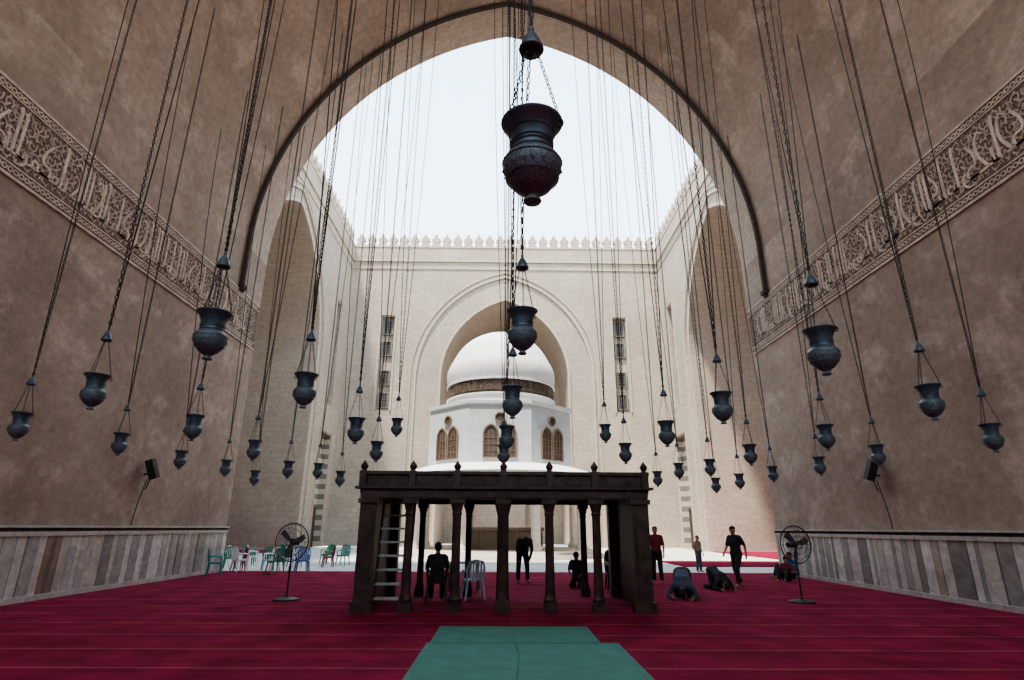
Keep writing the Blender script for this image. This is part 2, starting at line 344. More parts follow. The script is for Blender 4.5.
# kufic band
def kufic(mb,P,L,z0,h,r,d0,d1,mi=0,dense=1.0,w=None):
    s=0.1*h; w=w or 0.045*h; base=z0+0.16*h
    while s<L-0.8*h:
        n=r.randint(2,5); start=s
        for k in range(n):
            t=r.choice('aaloalktrwl')
            if t in'al':
                top=z0+h*(0.95 if t=='a' else r.uniform(.85,.97))
                mb.ribbon(P,[(s,base),(s,top-0.10*h),(s-0.015*h,top-0.04*h),(s-0.05*h,top)],[w,w,w*1.3,w*1.9],d0,d1,mi); s+=0.11*h
                if t=='l': mb.ribbon(P,[(s-.11*h,base),(s,base),(s+.02*h,base+.12*h)],[w,w,w*.6],d0,d1,mi)
            elif t=='o':
                c=(s+.07*h,base+.07*h); mb.ribbon(P,[(c[0]+.06*h*math.cos(a*math.pi/6),c[1]+.06*h*math.sin(a*math.pi/6)) for a in range(12)],w*.8,d0,d1,mi,closed=True); s+=0.16*h
            elif t=='k':
                mb.ribbon(P,[(s,base),(s+.2*h,base),(s+.23*h,base+.06*h),(s+.22*h,base+.14*h),(s+.16*h,base+.18*h),(s+.06*h,base+.19*h),(s+.02*h,base+.26*h),(s+.05*h,base+.42*h),(s+.16*h,base+.6*h)],w*.9,d0,d1,mi); s+=.27*h
            elif t=='t':
                mb.ribbon(P,[(s,base),(s,base+.2*h),(s-.03*h,base+.25*h)],[w,w,w*1.4],d0,d1,mi); s+=.10*h
            elif t=='r':
                mb.ribbon(P,[(s,base+.15*h),(s+.06*h,base+.1*h),(s+.08*h,base-.02*h),(s+.0*h,base-.11*h),(s-.12*h,base-.13*h)],[w,w,w,w*.8,w*.4],d0,d1,mi); s+=.13*h
            else:
                mb.ribbon(P,[(s,base),(s+.07*h,base+.12*h),(s+.14*h,base+.25*h),(s+.17*h,base+.4*h),(s+.14*h,base+.58*h),(s+.05*h,base+.68*h),(s-.04*h,base+.6*h)],[w,w,w,w,w*.9,w*.8,w*.4],d0,d1,mi); s+=.19*h
        mb.ribbon(P,[(start-0.04*h,base),(s-.1*h,base)],w*.9,d0,d1,mi)
        s+=0.05*h
def scroll(mb,P,L,z0,h,d0,d1,mi=0,step=0.20,r=None):
    k=0;s=0.2*h
    while s<L-0.3*h:
        for row,zz in((0,.12),(1,.31),(0,.50),(1,.69),(0,.88)):
            sg=1 if (k+row)%2 else -1; c=(s+row*step*h*.5,z0+zz*h); pts=[]
            for i in range(11):
                a=sg*i*0.7+row; rr=h*(.02+.082*i/10); pts.append((c[0]+rr*math.cos(a),c[1]+rr*math.sin(a)))
            mb.ribbon(P,pts,0.024*h,d0,d1,mi)
            for i in range(3,11,2):
                p=pts[i]; a=sg*i*0.7+row+0.7
                q=(p[0]+.05*h*math.cos(a),p[1]+.05*h*math.sin(a)); mdl=((p[0]+q[0])/2,(p[1]+q[1])/2)
                mb.ribbon(P,[p,mdl,q],[.01*h,.044*h,.008*h],d0,d1,mi)
        s+=step*h; k+=1
BZ0,BZ1=8.95,10.95
ti=2
for sd,nm in((-1,'left'),(1,'right')):
    ya,yb=4.0,23.9; Lb=yb-ya
    if sd<0: P=lambda s,z,d:(-HW+d,ya+s,z)
    else: P=lambda s,z,d:(HW-d,ya+s,z)
    mb=MB()
    mb.prism(P,[(0,BZ0),(Lb,BZ0),(Lb,BZ1),(0,BZ1)],0.0,0.03,0)
    for z,t in((BZ0,.06),(BZ0+.26,.035),(BZ1-.26,.035),(BZ1-.02,.06)):
        mb.ribbon(P,[(0,z),(Lb,z)],t,0.055,0.0,1)
    s=0.12
    while s<Lb-.1:
        for z in(BZ0+.15,BZ1-.145):
            mb.ribbon(P,[(s+.06*math.cos(a*math.pi/4),z+.055*math.sin(a*math.pi/4)) for a in range(8)],.028,.045,.03,1,closed=True)
        s+=.155
    o=mb.obj('trim_%d'%ti,[M['bandback'],M['stucco']],recalc=False); ti+=1; struct(o,'carved stucco inscription frieze with Kufic lettering and scrolls','inscription frieze')
    mb=MB(); kufic(mb,P,Lb,BZ0+.3,1.40,random.Random(11+sd),0.06,0.03)
    mb.obj('kufic_lettering',[M['stucco']],parent=o,recalc=False)
    mb=MB(); scroll(mb,P,Lb,BZ0+.3,1.40,0.045,0.03)
    mb.obj('scrollwork',[M['stuccomid']],parent=o,recalc=False)
# ------------------------------------------------------------------ courtyard
def archop(c,w,sp,apex):
    cc,R=arch_c(w,apex-sp); return (c,w,sp,cc,R)
Pn=lambda s,z,d:(s,24.0+0.001-d*1.0,z)
op=(0,HW,SP,VC,VR)
o=arched_wall('wall_courtyard_near',Pn,-CW,CW,CH,op,[],[M['court'],M['courtin']]); struct(o,'pale limestone courtyard facade around the hall arch','wall')
PF=lambda s,z,d:(s,CY1+d,z)
PL=lambda s,z,d:(-CW-d,s,z)
PR=lambda s,z,d:(CW+d,s,z)
opF=archop(0,6.4,16,24.4)
WZ=[(12.9,14.5),(15.2,16.8),(18.3,19.9),(20.6,22.2)]
rF=[(-12.75,-11.45,12.6,22.5,.45,0),(11.25,12.55,12.6,22.5,.45,0)]
wf=arched_wall('wall_courtyard_far',PF,-CW,CW,CH,opF,rF,[M['court'],M['courtin'],M['ablaq']],opdepth=9); struct(wf,'pale limestone far facade with tall pointed arch recess','wall')
opS=archop(40,7.6,15.5,26.0)
rS=[(51.8,53.3,12.5,22.6,.45,0),(51.1,54.2,0,9.8,.6,2)]
wl=arched_wall('wall_courtyard_left',PL,24,CY1,CH,opS,rS,[M['court'],M['courtin'],M['ablaq']],opdepth=9.5); struct(wl,'pale limestone side facade with tall pointed arch','wall')
wr=arched_wall('wall_courtyard_right',PR,24,CY1,CH,opS,rS,[M['court'],M['courtin'],M['ablaq']],opdepth=9.5); struct(wr,'pale limestone side facade with tall pointed arch','wall')
for x0,x1,y0,y1,lb in((-25.7,-16.4,32.5,47.5,'red prayer carpet covering the side recess floor'),(16.4,25.7,32.5,47.5,'red prayer carpet covering the side recess floor'),(8.6,15.5,29,33.5,'red carpet laid over the courtyard paving')):
    mb=MB(); mb.box(((x0+x1)/2,(y0+y1)/2,-.03),(x1-x0,y1-y0,.05)); o=mb.obj('carpet',[M['carpet']]); tag(o,lb,'carpet','carpets in the courtyard')
def facade_trim(P,op,lo,hi,rects):
    global ti
    mb=MB(); c,w,sp,cc,R=op
    for off,t,pr in((0.12,.22,.14),(lo,.20,.16),(lo+.5,.12,.10)):
        mb.ribbon(P,[(c+x,z) for x,z in arch_pts(w,sp,cc,R,30,0.0,off=off)],t,-pr,0.0)
    for z,t,pr in((hi,.16,.13),(hi-.9,.10,.08),(CH-.1,.16,.06)):
        s0,s1=(-CW,CW) if c==0 else (24,CY1)
        mb.ribbon(P,[(s0,z),(s1,z)],t,-pr,0.0)
    for r in rects:
        mb.ribbon(P,[(r[0]-.15,r[2]),(r[0]-.15,r[3]+.15),(r[1]+.15,r[3]+.15),(r[1]+.15,r[2])],.16,-.12,0)
    o=mb.obj('trim_%d'%ti,[M['mouldlight']]); ti+=1; struct(o,'pale stone arch and cornice mouldings','moulding')
facade_trim(PF,opF,2.6,28.9,rF)
facade_trim(PL,opS,1.2,28.9,rS)
facade_trim(PR,opS,1.2,28.9,rS)
mo=[(-.46,0),(.46,0),(.46,.25),(.22,.36),(.22,.48),(.48,.66),(.45,.92),(.24,1.0),(.22,1.1),(.14,1.3),(0,1.5)]
mo=mo+[(-x,z) for x,z in mo[2:-1][::-1]]
mb=MB(); mb.prism(lambda s,z,d:(s,d,z),mo,0,.4); mer=mb.mesh('merlon',[M['court']])
def merlons(par,n,f,rz):
    for i in range(n):
        o=D.objects.new('merlon',mer); scn.collection.objects.link(o); o.location=f(i); o.rotation_euler=(0,0,rz); o.parent=par
merlons(wf,28,lambda i:(-CW+.58+i*1.165,CY1+.02,CH),0)
merlons(wl,27,lambda i:(-CW+.0,24.7+i*1.165,CH),math.pi/2)
merlons(wr,27,lambda i:(CW-.0,24.7+i*1.165,CH),-math.pi/2)
wi=1
def window(P,s0,s1,z0,z1):
    global wi
    mb=MB(); 
    mb.prism(P,[(s0,z0),(s1,z0),(s1,z1),(s0,z1)],.38,.44,0)
    mb.ribbon(P,[(s0+.05,z0+.05),(s1-.05,z0+.05),(s1-.05,z1-.05),(s0+.05,z1-.05)],.14,.26,.42,1,closed=True)
    n=5
    for i in range(1,n): 
        s=s0+(s1-s0)*i/n; mb.ribbon(P,[(s,z0),(s,z1)],.04,.31,.38,1)
    n=7
    for i in range(1,n):
        z=z0+(z1-z0)*i/n; mb.ribbon(P,[(s0,z),(s1,z)],.04,.31,.38,1)
    o=mb.obj('window_%d'%wi,[M['dark'],M['grille']]); wi+=1; struct(o,'dark iron-grilled window in a tall stone recess','window')
for P_,a,b in((PF,-12.62,-11.58),(PF,11.38,12.42),(PL,52.0,53.1),(PR,52.0,53.1)):
    for z0,z1 in WZ: window(P_,a,b,z0,z1)
di=1
for P_,a in((PL,51.7),(PR,51.7)):
    mb=MB(); mb.prism(P_,[(a,-.05),(a+1.9,-.05),(a+1.9,3.4),(a,3.4)],.48,.6,0)
    for s in(a+.1,a+.95,a+1.8): mb.ribbon(P_,[(s,0),(s,3.4)],.14,.42,.5,0)
    for z in(.2,1.2,2.2,3.3): mb.ribbon(P_,[(a,z),(a+1.9,z)],.12,.42,.5,0)
    o=mb.obj('door_%d'%di,[M['wood']]); di+=1; struct(o,'brown panelled wooden door in striped stone recess','door')
# ------------------------------------------------------------------ fountain
FX,FY=-0.25,40.0
ft=empty('ablution_fountain',(FX,FY,-.06)); tag(ft,'domed octagonal ablution fountain pavilion, white dome and drum','fountain pavilion')
R8=math.pi/8
def part(mb,name,mats,par=ft,sm=False,lab=None):
    o=mb.obj(name,mats,parent=par,smooth=False)
    if sm: smooth_angle(o)
    if lab:o['label']=lab
    return o
mb=MB(); mb.lathe([(7.0,0),(7.0,.25),(6.7,.25),(6.7,.45)],8,rot0=R8); part(mb,'stepped_plinth',[M['marblecol']])
mb=MB(); mb.lathe([(3.0,.45),(3.0,1.5),(3.15,1.55),(3.15,1.75),(2.8,1.75),(2.8,1.3)],8,rot0=R8)
for i in range(8):
    a=-math.pi/2+i*math.pi/4; ca,sa=math.cos(a),math.sin(a); ap4=3.0*math.cos(R8)
    P=lambda s,z,d,ca=ca,sa=sa:((ap4+d)*ca-s*sa,(ap4+d)*sa+s*ca,z)
    hw=3.0*math.sin(R8)
    mb.ribbon(P,[(-hw+.15,.65),(hw-.15,.65),(hw-.15,1.4),(-hw+.15,1.4)],.08,.05,0,0,closed=True)
part(mb,'basin',[M['woodlight']])
for i in range(8):
    a=R8+i*math.pi/4; c=(5.6*math.cos(a),5.6*math.sin(a),0)
    mb=MB(); mb.lathe([(.40,.45),(.40,.65),(.32,.75),(.28,.85),(.26,3.3),(.30,3.4),(.40,3.65),(.40,3.9)],14,c); part(mb,'column',[M['marblecol']],sm=True)
mb=MB()
for i in range(8):
    a=-math.pi/2+i*math.pi/4; ca,sa=math.cos(a),math.sin(a); ap5=5.6*math.cos(R8)
    P=lambda s,z,d,ca=ca,sa=sa:((ap5+d)*ca-s*sa,(ap5+d)*sa+s*ca,z)
    hw=5.6*math.sin(R8); n=12
    for k in range(n):
        s0=-hw+2*hw*k/n; s1=-hw+2*hw*(k+1)/n
        f=lambda s:3.75+.45*math.sqrt(max(0,1-(s/hw)**2))
        mb.prism(P,[(s0,f(s0)),(s1,f(s1)),(s1,4.75),(s0,4.75)],-.12,.12)
part(mb,'arcade_beam',[M['darkwood']])
mb=MB(); mb.lathe([(5.1,4.70),(7.15,4.78),(7.2,4.86),(7.1,4.92),(5.1,5.5),(4.5,5.55)],16,rot0=R8); part(mb,'eave_roof',[M['dome']],lab='thin wide sloping white eave')
FA=4.68; rb=FA/math.cos(R8)
mb=MB(); mb.lathe([(rb,5.2),(rb,9.1),(rb+.12,9.15),(rb+.12,9.35),(rb-.1,9.4),(4.0,9.6)],8,rot0=R8); part(mb,'octagonal_drum',[M['drumwhite']])
for i in range(8):
    a=-math.pi/2+i*math.pi/4; ca,sa=math.cos(a),math.sin(a)
    P=lambda s,z,d,ca=ca,sa=sa:((FA+.01+d)*ca-s*sa,(FA+.01+d)*sa+s*ca,z)
    mb=MB()
    for sx in(-.55,.55):
        c2,R2=arch_c(.46,.62); ap_=[(sx+x,z) for x,z in arch_pts(.46,7.2,c2,R2,7,5.8)]; mb.prism(P,ap_,0,.04,0); mb.ribbon(P,ap_,.10,.10,.0,1,closed=True)
        for q in(-.15,.15): mb.ribbon(P,[(sx+q,5.85),(sx+q,7.5)],.03,.07,.04,1)
        for z in(6.2,6.6,7.0): mb.ribbon(P,[(sx-.42,z),(sx+.42,z)],.03,.07,.04,1)
    cr=[(.30*math.cos(t*math.pi/8),8.25+.30*math.sin(t*math.pi/8)) for t in range(16)]
    mb.prism(P,cr,0,.04,0); mb.ribbon(P,cr,.08,.10,0,1,closed=True)
    part(mb,'arched_window',[M['wood'],M['woodlight']],lab='paired arched brown wooden window with roundel')
mb=MB(); mb.lathe([(3.75,9.4),(3.75,10.0),(3.85,10.02),(3.85,10.1),(3.72,10.12),(3.72,11.0),(3.85,11.02),(3.85,11.1),(3.6,11.15)],48,mi=0); part(mb,'dome_drum',[M['dome']],sm=True)
mb=MB(); r_=3.72; mb.lathe([(r_+.02,10.12),(r_+.02,11.0)],48,cap=False)
Pc=lambda s,z,d:((r_+d)*math.cos(s/r_),(r_+d)*math.sin(s/r_),z)
kufic(mb,Pc,2*math.pi*r_+.4,10.18,.74,random.Random(5),.06,.02,1,w=.02); part(mb,'inscription_band',[M['wood'],M['woodlight']],lab='dark band with carved script around the dome base')
mb=MB(); pr=[]
for i in range(17):
    t=i/16; z=11.1+4.15*t
    r=3.75*math.sqrt(max(0,1-t**2.35))*(1+.04*math.sin(math.pi*min(1,t*2.2)))
    pr.append((max(r,.02),z))
mb.lathe(pr,48); part(mb,'dome',[M['dome']],sm=True,lab='smooth whitewashed dome')
# ------------------------------------------------------------------ dikka
dk=empty('prayer_tribune',(0,0,0)); tag(dk,'dark carved marble tribune raised on columns over red carpet','tribune')
XL,XR,YF,YB=-3.08,3.14,13.0,15.9
mb=MB(); mb.box((.03,(YF+YB)/2,2.41),(6.3,YB-YF+.2,.10)); mb.box((.03,(YF+YB)/2,2.48),(6.5,YB-YF+.36,.05)); part(mb,'platform',[M['dikka']],dk)
mb=MB()
for y in(YF,YB):
    mb.box((.03,y,2.32),(6.25,.26,.10)); mb.box((.03,y,2.26),(6.15,.2,.03))
for x in(XL,XR): mb.box((x*.97,(YF+YB)/2,2.32),(.26,YB-YF,.10))
part(mb,'support_beam',[M['dikka']],dk)
mb=MB()
P_f=lambda s,z,d:(s,YF-.02+d,z); P_b=lambda s,z,d:(s,YB-.02+d,z)
for P in(P_f,P_b):
    mb.ribbon(P,[(-3.15,2.80),(3.2,2.80)],.07,-.09,.09)
    mb.prism(P,[(-3.1,2.50),(3.15,2.50),(3.15,2.77),(-3.1,2.77)],-.03,.03)
    s=-3.0
    while s<3.05:
        mb.ribbon(P,[(s+.1+.09*math.cos(a*math.pi/4),2.64+.09*math.sin(a*math.pi/4)) for a in range(8)],.03,-.05,.05,0,closed=True); s+=.24
for x in(-3.1,3.15):
    mb.box((x,(YF+YB)/2,2.80),(.18,YB-YF,.07)); mb.box((x,(YF+YB)/2,2.64),(.06,YB-YF,.28))
part(mb,'parapet',[M['dikka']],dk)
postx=[-3.08,-2.0,-1.02,0.0,1.02,2.02,3.12]
for y in(YF,YB):
    for x in postx:
        mb=MB(); mb.box((x,y-.02,2.66),(.15,.2,.36)); mb.lathe([(.07,2.83),(.05,2.87),(.08,2.92),(.085,2.96),(.05,3.01),(.03,3.03),(.012,3.07)],10,(x,y-.02,0)); o=part(mb,'finial_post',[M['dikka']],dk)
def column(x,y,r=.10):
    mb=MB(); mb.box((x,y,.09),(r*2.8,r*2.8,.18)); 
    mb.lathe([(r*1.35,.18),(r*1.4,.24),(r*1.1,.30),(r,.36),(r*.95,1.0),(r*.9,1.90),(r*1.1,1.94),(r*.95,1.98),(r*1.1,2.04),(r*1.45,2.16)],8 if y<14 else 12,(x,y,0))
    mb.box((x,y,2.20),(r*3.1,r*3.1,.1)); o=part(mb,'column',[M['dikka']],dk); return o
for x in(-2.02,-1.0,1.0,2.02): column(x,YF)
mb=MB(); mb.box((0,YF,.12),(.32,.32,.24)); mb.lathe([(.15,.24),(.13,.34),(.12,1.9),(.15,2.02),(.18,2.15)],8,(0,YF,0)); mb.box((0,YF,2.20),(.34,.34,.1)); part(mb,'column',[M['dikka']],dk)
for x in(-2.12,-.9,2.12): column(x,YB,.085)
for sx in(-1,1):
    mb=MB(); k=2.93; mb.box((sx*k+.03,YF+.02,1.13),(.36,.3,2.26)); mb.box((sx*k+.03,YF+.02,.1),(.44,.4,.2)); mb.box((sx*k+.03,YF,2.20),(.44,.36,.1))
    mb.box((sx*k+.03,YF-.14,1.2),(.22,.04,1.6)); mb.box((sx*(k+.08)+.03,(YF+YB)/2,1.13),(.16,YB-YF,2.26)); mb.box((sx*k+.03,YB,1.13),(.36,.3,2.26)); part(mb,'end_pier',[M['dikka']],dk)
# ladder
ld=empty('ladder',(-2.40,13.55,0)); tag(ld,'worn pale ladder with wide steps leaning up inside the tribune','ladder')
for sx in(-.36,.36):
    mb=MB(); mb.tube([(sx,-.15,.0),(sx,.30,2.36)],.028,6); part(mb,'stile',[M['dikka']],ld)
for i in range(8):
    z=.2+i*.285; mb=MB(); mb.box((0,-.15+.45*z/2.4,z),(.70,.18,.045)); part(mb,'rung',[M['ladder']],ld)
# ------------------------------------------------------------------ lamps
Rr=[(.01,-.30),(.055,-.30),(.062,-.29),(.055,-.278),(.04,-.268),(.042,-.255),(.075,-.235),(.125,-.20),(.165,-.15),(.192,-.09),(.20,-.045),(.195,-.01),(.172,.02),(.145,.042),(.14,.058),(.142,.13),(.15,.175),(.172,.222),(.208,.258),(.218,.272),(.21,.276),(.168,.235),(.138,.18),(.13,.06),(.12,-.05),(.1,-.15),(.01,-.18)]
mb=MB(); mb.lathe(Rr,32,cap=False)
for z,r in((.115,.143),(-.03,.199),(.05,.143),(-.14,.172),(.19,.156),(.09,.142)): mb.lathe([(r-.004,z-.008),(r+.009,z),(r-.004,z+.008)],32,cap=False)
for i in range(16):
    a=i*math.pi/8; u=Vector((math.cos(a),math.sin(a),0)); t_=Vector((-math.sin(a),math.cos(a),0)); c=u*.188+Vector((0,0,-.085)); zz=Vector((0,0,1))
    q=[c+t_*.03,c+zz*.034+u*.008,c-t_*.03,c-zz*.034-u*.012]; tip=c+u*.02
    mb.add(q+[tip],[(0,1,4),(1,2,4),(2,3,4),(3,0,4)])
def lampmat():
    m,nt,b=newmat('engraved_lamp_metal'); L=nt.links.new
    tc=N(nt,'ShaderNodeTexCoord')
    no=N(nt,'ShaderNodeTexNoise',Scale=60.0,Detail=2.0,Distortion=2.5); L(tc.outputs['Object'],no.inputs['Vector'])
    n2=N(nt,'ShaderNodeTexNoise',Scale=7.0,Detail=3.0); L(tc.outputs['Object'],n2.inputs['Vector'])
    sx=N(nt,'ShaderNodeSeparateXYZ'); L(tc.outputs['Object'],sx.inputs[0])
    mr=N(nt,'ShaderNodeMapRange'); L(sx.outputs['Z'],mr.inputs['Value']); mr.inputs['From Min'].default_value=.03; mr.inputs['From Max'].default_value=-.02
    r=ramp(nt,[(0.42,(0.030,0.045,0.057)),(0.55,(0.15,0.20,0.225))]); L(no.outputs['Fac'],r.inputs['Fac'])
    r2=ramp(nt,[(0.3,(0.032,0.055,0.072)),(0.7,(0.075,0.11,0.135))]); L(n2.outputs['Fac'],r2.inputs['Fac'])
    mx=N(nt,'ShaderNodeMix',data_type='RGBA'); L(mr.outputs[0],mx.inputs[0]); L(r2.outputs['Color'],mx.inputs[6]); L(r.outputs['Color'],mx.inputs[7]); L(mx.outputs[2],b.inputs['Base Color'])
    b.inputs['Metallic'].default_value=0.1; b.inputs['Roughness'].default_value=0.42
    mu=N(nt,'ShaderNodeMath',operation='MULTIPLY'); L(no.outputs['Fac'],mu.inputs[0]); L(mr.outputs[0],mu.inputs[1])
    bp=N(nt,'ShaderNodeBump',Strength=0.4,Distance=0.006); L(mu.outputs[0],bp.inputs['Height']); L(bp.outputs['Normal'],b.inputs['Normal'])
    return m
M['lamp']=lampmat()
me_body=mb.mesh('lamp_body',[M['lamp']],smooth=True)
mb=MB(); mb.lathe([(.085,.86),(.095,.875),(.078,.91),(.055,.97),(.03,1.01),(.015,1.03),(.024,1.05),(.012,1.07)],16); me_cap=mb.mesh('smoke_bell',[M['lamp']],smooth=True)
def links(p0,p1,ll=.075,w=.017,r=.0055,mb=None,n=8,k=3):
    p0=Vector(p0);p1=Vector(p1); d=p1-p0; L=d.length; d.normalize(); m=max(1,round(L/(ll*.8))); st=L/m
    up=Vector((0,1,0)) if abs(d.y)<.9 else Vector((1,0,0)); u=(up-d*up.dot(d)).normalized(); v=d.cross(u)
    for i in range(m):
        c=p0+d*(i+.5)*st; a,b=(u,v) if i%2 else (v,u)
        pts=[c+a*w*math.cos(2*math.pi*j/n)+d*(ll/2-r)*math.sin(2*math.pi*j/n) for j in range(n)]
        mb.tube(pts,r,k,closed=True)
me_hang=[]
for i in range(3):
    a=math.radians(90+120*i+20); mb=MB(); links((.205*math.cos(a),.205*math.sin(a),.25),(.03*math.cos(a),.03*math.sin(a),.9),.05,.011,.0045,mb); 
    mb.tube([(.205*math.cos(a)+.02*math.cos(t)*math.cos(a),.205*math.sin(a)+.02*math.cos(t)*math.sin(a),.235+.03*math.sin(t)) for t in [j*math.pi/4 for j in range(8)]],.006,4,closed=True)
    me_hang.append(mb.mesh('hanger_chain',[M['chain']],recalc=False))
chainc={}
def chain_mesh(L):
    k=round(L*2)/2
    if k not in chainc:
        mb=MB(); links((0,0,1.06),(0,0,1.06+k),.10,.025,.012,mb,n=7); chainc[k]=mb.mesh('suspension_chain',[M['chain']],recalc=False)
    return chainc[k],k
lamps=[(.16,3.04,3.83),(.22,6.8,4.0),(-3.42,6.36,3.77),(3.86,6.58,3.71),(-6.67,9.2,3.73),(-9.9,11.8,3.58),(-3.3,9.3,3.8),(3.98,10.25,3.76),(7.0,9.13,3.65),(10.0,11.6,3.46),
(-3.3,12.8,3.7),(-3.62,16.5,3.7),(-3.37,18,4.64),(.15,10.1,3.8),(.07,13.55,3.67),(3.68,12.9,3.7),(3.48,16.5,3.7),(3.2,18,4.5),(-6.9,12.8,3.74),(-10.1,18.3,3.63),
(-9.9,15,3.66),(7.36,13,3.66),(10.04,15.4,3.55),(10.0,18.3,3.57),(6.94,16.2,3.65),(6.9,19.4,3.6),(6.3,20.9,3.63),(5.8,22,3.44),(-7.05,16.4,3.7),(-9.65,20.4,3.58),
(-7.3,19.9,3.5),(-6.8,21.5,3.6),(-6.1,22,3.37),(9.87,21.3,3.58),(8.2,22.6,3.26),(-9.4,22.3,3.4),(8.9,22,3.37),(0,17,3.7),(-3.62,3.0,4.5),(4.0,3.0,4.5)]
for i,(x,y,z) in enumerate(lamps):
    rz=rng.uniform(0,6)
    e=empty('hanging_mosque_lamp',(x,y,z)); e.scale=(.91,.91,1); tag(e,'dark engraved metal vase-shaped lamp hanging on a long chain','hanging lamp','mosque lamps hanging from the vault')
    def pc(name,me):
        o=D.objects.new(name,me); scn.collection.objects.link(o); o.parent=e; o.rotation_euler=(0,0,rz); return o
    pc('lamp_body',me_body); pc('smoke_bell',me_cap)
    for m_ in me_hang: pc('hanger_chain',m_)
    top=vz(x)-z+.02; cm,k=chain_mesh(top-1.06); o=pc('suspension_chain',cm); 
    sc=(top-1.06)/k; ck=.65 if y<5 else (.8 if y<8 else 1.0); o.scale=(ck,ck,sc); o.location=(0,0,1.06*(1-sc))
    offs=[(rng.choice((-1,1))*rng.uniform(.25,.75),rng.uniform(-.4,.4))]
    if y>4 and abs(x)<5: offs.append((-offs[0][0]*rng.uniform(.5,1.1),rng.uniform(-.4,.4)))
    for ox,oy in offs:
        xx=max(-HW+.1,min(HW-.1,x+ox)); ox=xx-x; yy=min(y+oy,23.7); oy=yy-y
        tz=vz(xx)-z+.01
        mb=MB(); pts=[]
        for j in range(9):
            t=j/8; f=1-(1-t)**1.6; pts.append((ox*f,oy*f,.98+(tz-.98)*t))
        mb.tube(pts,.0075 if y<8 else .013,5); c_=part(mb,'power_cable',[M['chain']],e)
# ------------------------------------------------------------------ fans
def fan(loc,rz,lab):
    e=empty('pedestal_fan',loc,rz); tag(e,lab,'fan','pedestal fans')
    mb=MB(); mb.lathe([(.30,0),(.30,.03),(.22,.05),(.05,.07),(.03,.12)],24); part(mb,'base',[M['black']],e,True)
    mb=MB(); mb.tube([(0,0,.05),(0,0,1.2)],.02,10); mb.tube([(0,0,.6),(0,0,.75)],.03,10); part(mb,'pole',[M['black']],e)
    mb=MB(); mb.tube([(0,.22,1.3),(0,.2,1.3),(0,-.02,1.3)],[.06,.08,.08],14); part(mb,'motor_housing',[M['black']],e,True)
    mb=MB(); mb.tube([(0,-.02,1.3),(0,-.08,1.3)],.05,12)
    for i in range(3):
        a=.4+i*2*math.pi/3
        u=Vector((math.cos(a),0,math.sin(a))); v=Vector((-math.sin(a),0,math.cos(a)))
        q=[(.04,-.03),(.15,-.08),(.30,-.11),(.37,-.05),(.35,.05),(.15,.04),(.04,.03)]
        vs=[Vector((0,-.06+ .25*b_,1.3))+u*a_+v*b_ for a_,b_ in q]; vs2=[w+Vector((0,.006,0)) for w in vs]
        n=len(q); mb.add(vs+vs2,[tuple(range(n)),tuple(range(n,2*n))[::-1]]+[(j,(j+1)%n,n+(j+1)%n,n+j) for j in range(n)])
    part(mb,'fan_blades',[M['steel']],e)
    mb=MB()
    for r,yy,tt in((.44,-.05,.013),(.41,-.11,.004),(.33,-.14,.004),(.22,-.155,.004),(.09,-.16,.008),(.41,.03,.004),(.28,.06,.004)):
        mb.tube([(r*math.cos(t*math.pi/16),yy,1.3+r*math.sin(t*math.pi/16)) for t in range(32)],tt,5,closed=True)
    for i in range(24):
        a=i*2*math.pi/24; c,s_=math.cos(a),math.sin(a)
        mb.tube([(r*c,yy,1.3+r*s_) for r,yy in((.05,-.16),(.22,-.155),(.33,-.14),(.41,-.11),(.44,-.05),(.41,.03),(.28,.06),(.08,.08))],.0025,3)
    part(mb,'wire_guard',[M['black']],e)
fan((-5.13,14.9,0),math.radians(-12),'black pedestal fan on round base standing on carpet')
fan((7.15,14.8,0),math.radians(15),'black pedestal fan on round base beside the wall')
# ------------------------------------------------------------------ speakers
for sd,y in((-1,17.9),(1,16.8)):
    e=empty('loudspeaker',(sd*(HW-.28),y,3.3),0); tag(e,'black wall-mounted loudspeaker tilted downward with trailing cable','loudspeaker','wall loudspeakers')
    rot=Matrix.Rotation(sd*math.radians(16),3,'Y')@Matrix.Rotation(math.radians(14),3,'X')
    mb=MB(); mb.box((0,0,0),(.22,.22,.60),rot=rot); part(mb,'cabinet',[M['black']],e)
    mb=MB(); mb.box(rot@Vector((0,-.12,0)),(.19,.02,.54),rot=rot); part(mb,'grille',[M['black']],e)
    mb=MB(); mb.tube([(0,.05,-.1),(sd*.27,.1,-.15)],.03,8); mb.tube([(0,0,-.28),(sd*.1,0,-.6)],.02,6); part(mb,'bracket',[M['black']],e)
    mb=MB(); mb.tube([(sd*.1,0,-.3),(sd*.2,-.05,-.9),(sd*.24,-.1,-1.5),(sd*.22,-.1,-1.63)],.014,6); part(mb,'cable',[M['black']],e)
# ------------------------------------------------------------------ mats
for (x0,x1,y0,y1,z,lab) in((-1.12,1.74,3.5,9.55,.012,'wide teal green runner mat on the red carpet'),(-1.08,1.48,9.57,11.05,.012,'narrower teal green mat piece at the end of the runner')):
    mb=MB(); mb.box(((x0+x1)/2,(y0+y1)/2,z),(x1-x0,y1-y0,.02)); mb.box(((x0+x1)/2,y1-.06,z+.004),(x1-x0,.04,.02)); mb.box((x0+.06,(y0+y1)/2,z+.004),(.03,y1-y0,.02)); mb.box((x1-.06,(y0+y1)/2,z+.004),(.03,y1-y0,.02))
    o=mb.obj('floor_mat',[M['green']]); tag(o,lab,'mat','green floor mats')
mb=MB(); mb.tube([(.35,3.6,.027),(.3,5.5,.027),(.16,7.2,.027),(.24,8.6,.027),(.17,9.8,.027),(.22,11,.027),(.1,12.7,.02)],.004,6); o=mb.obj('floor_cable',[M['black']]); tag(o,'thin black electric cable lying across the green mat','cable')
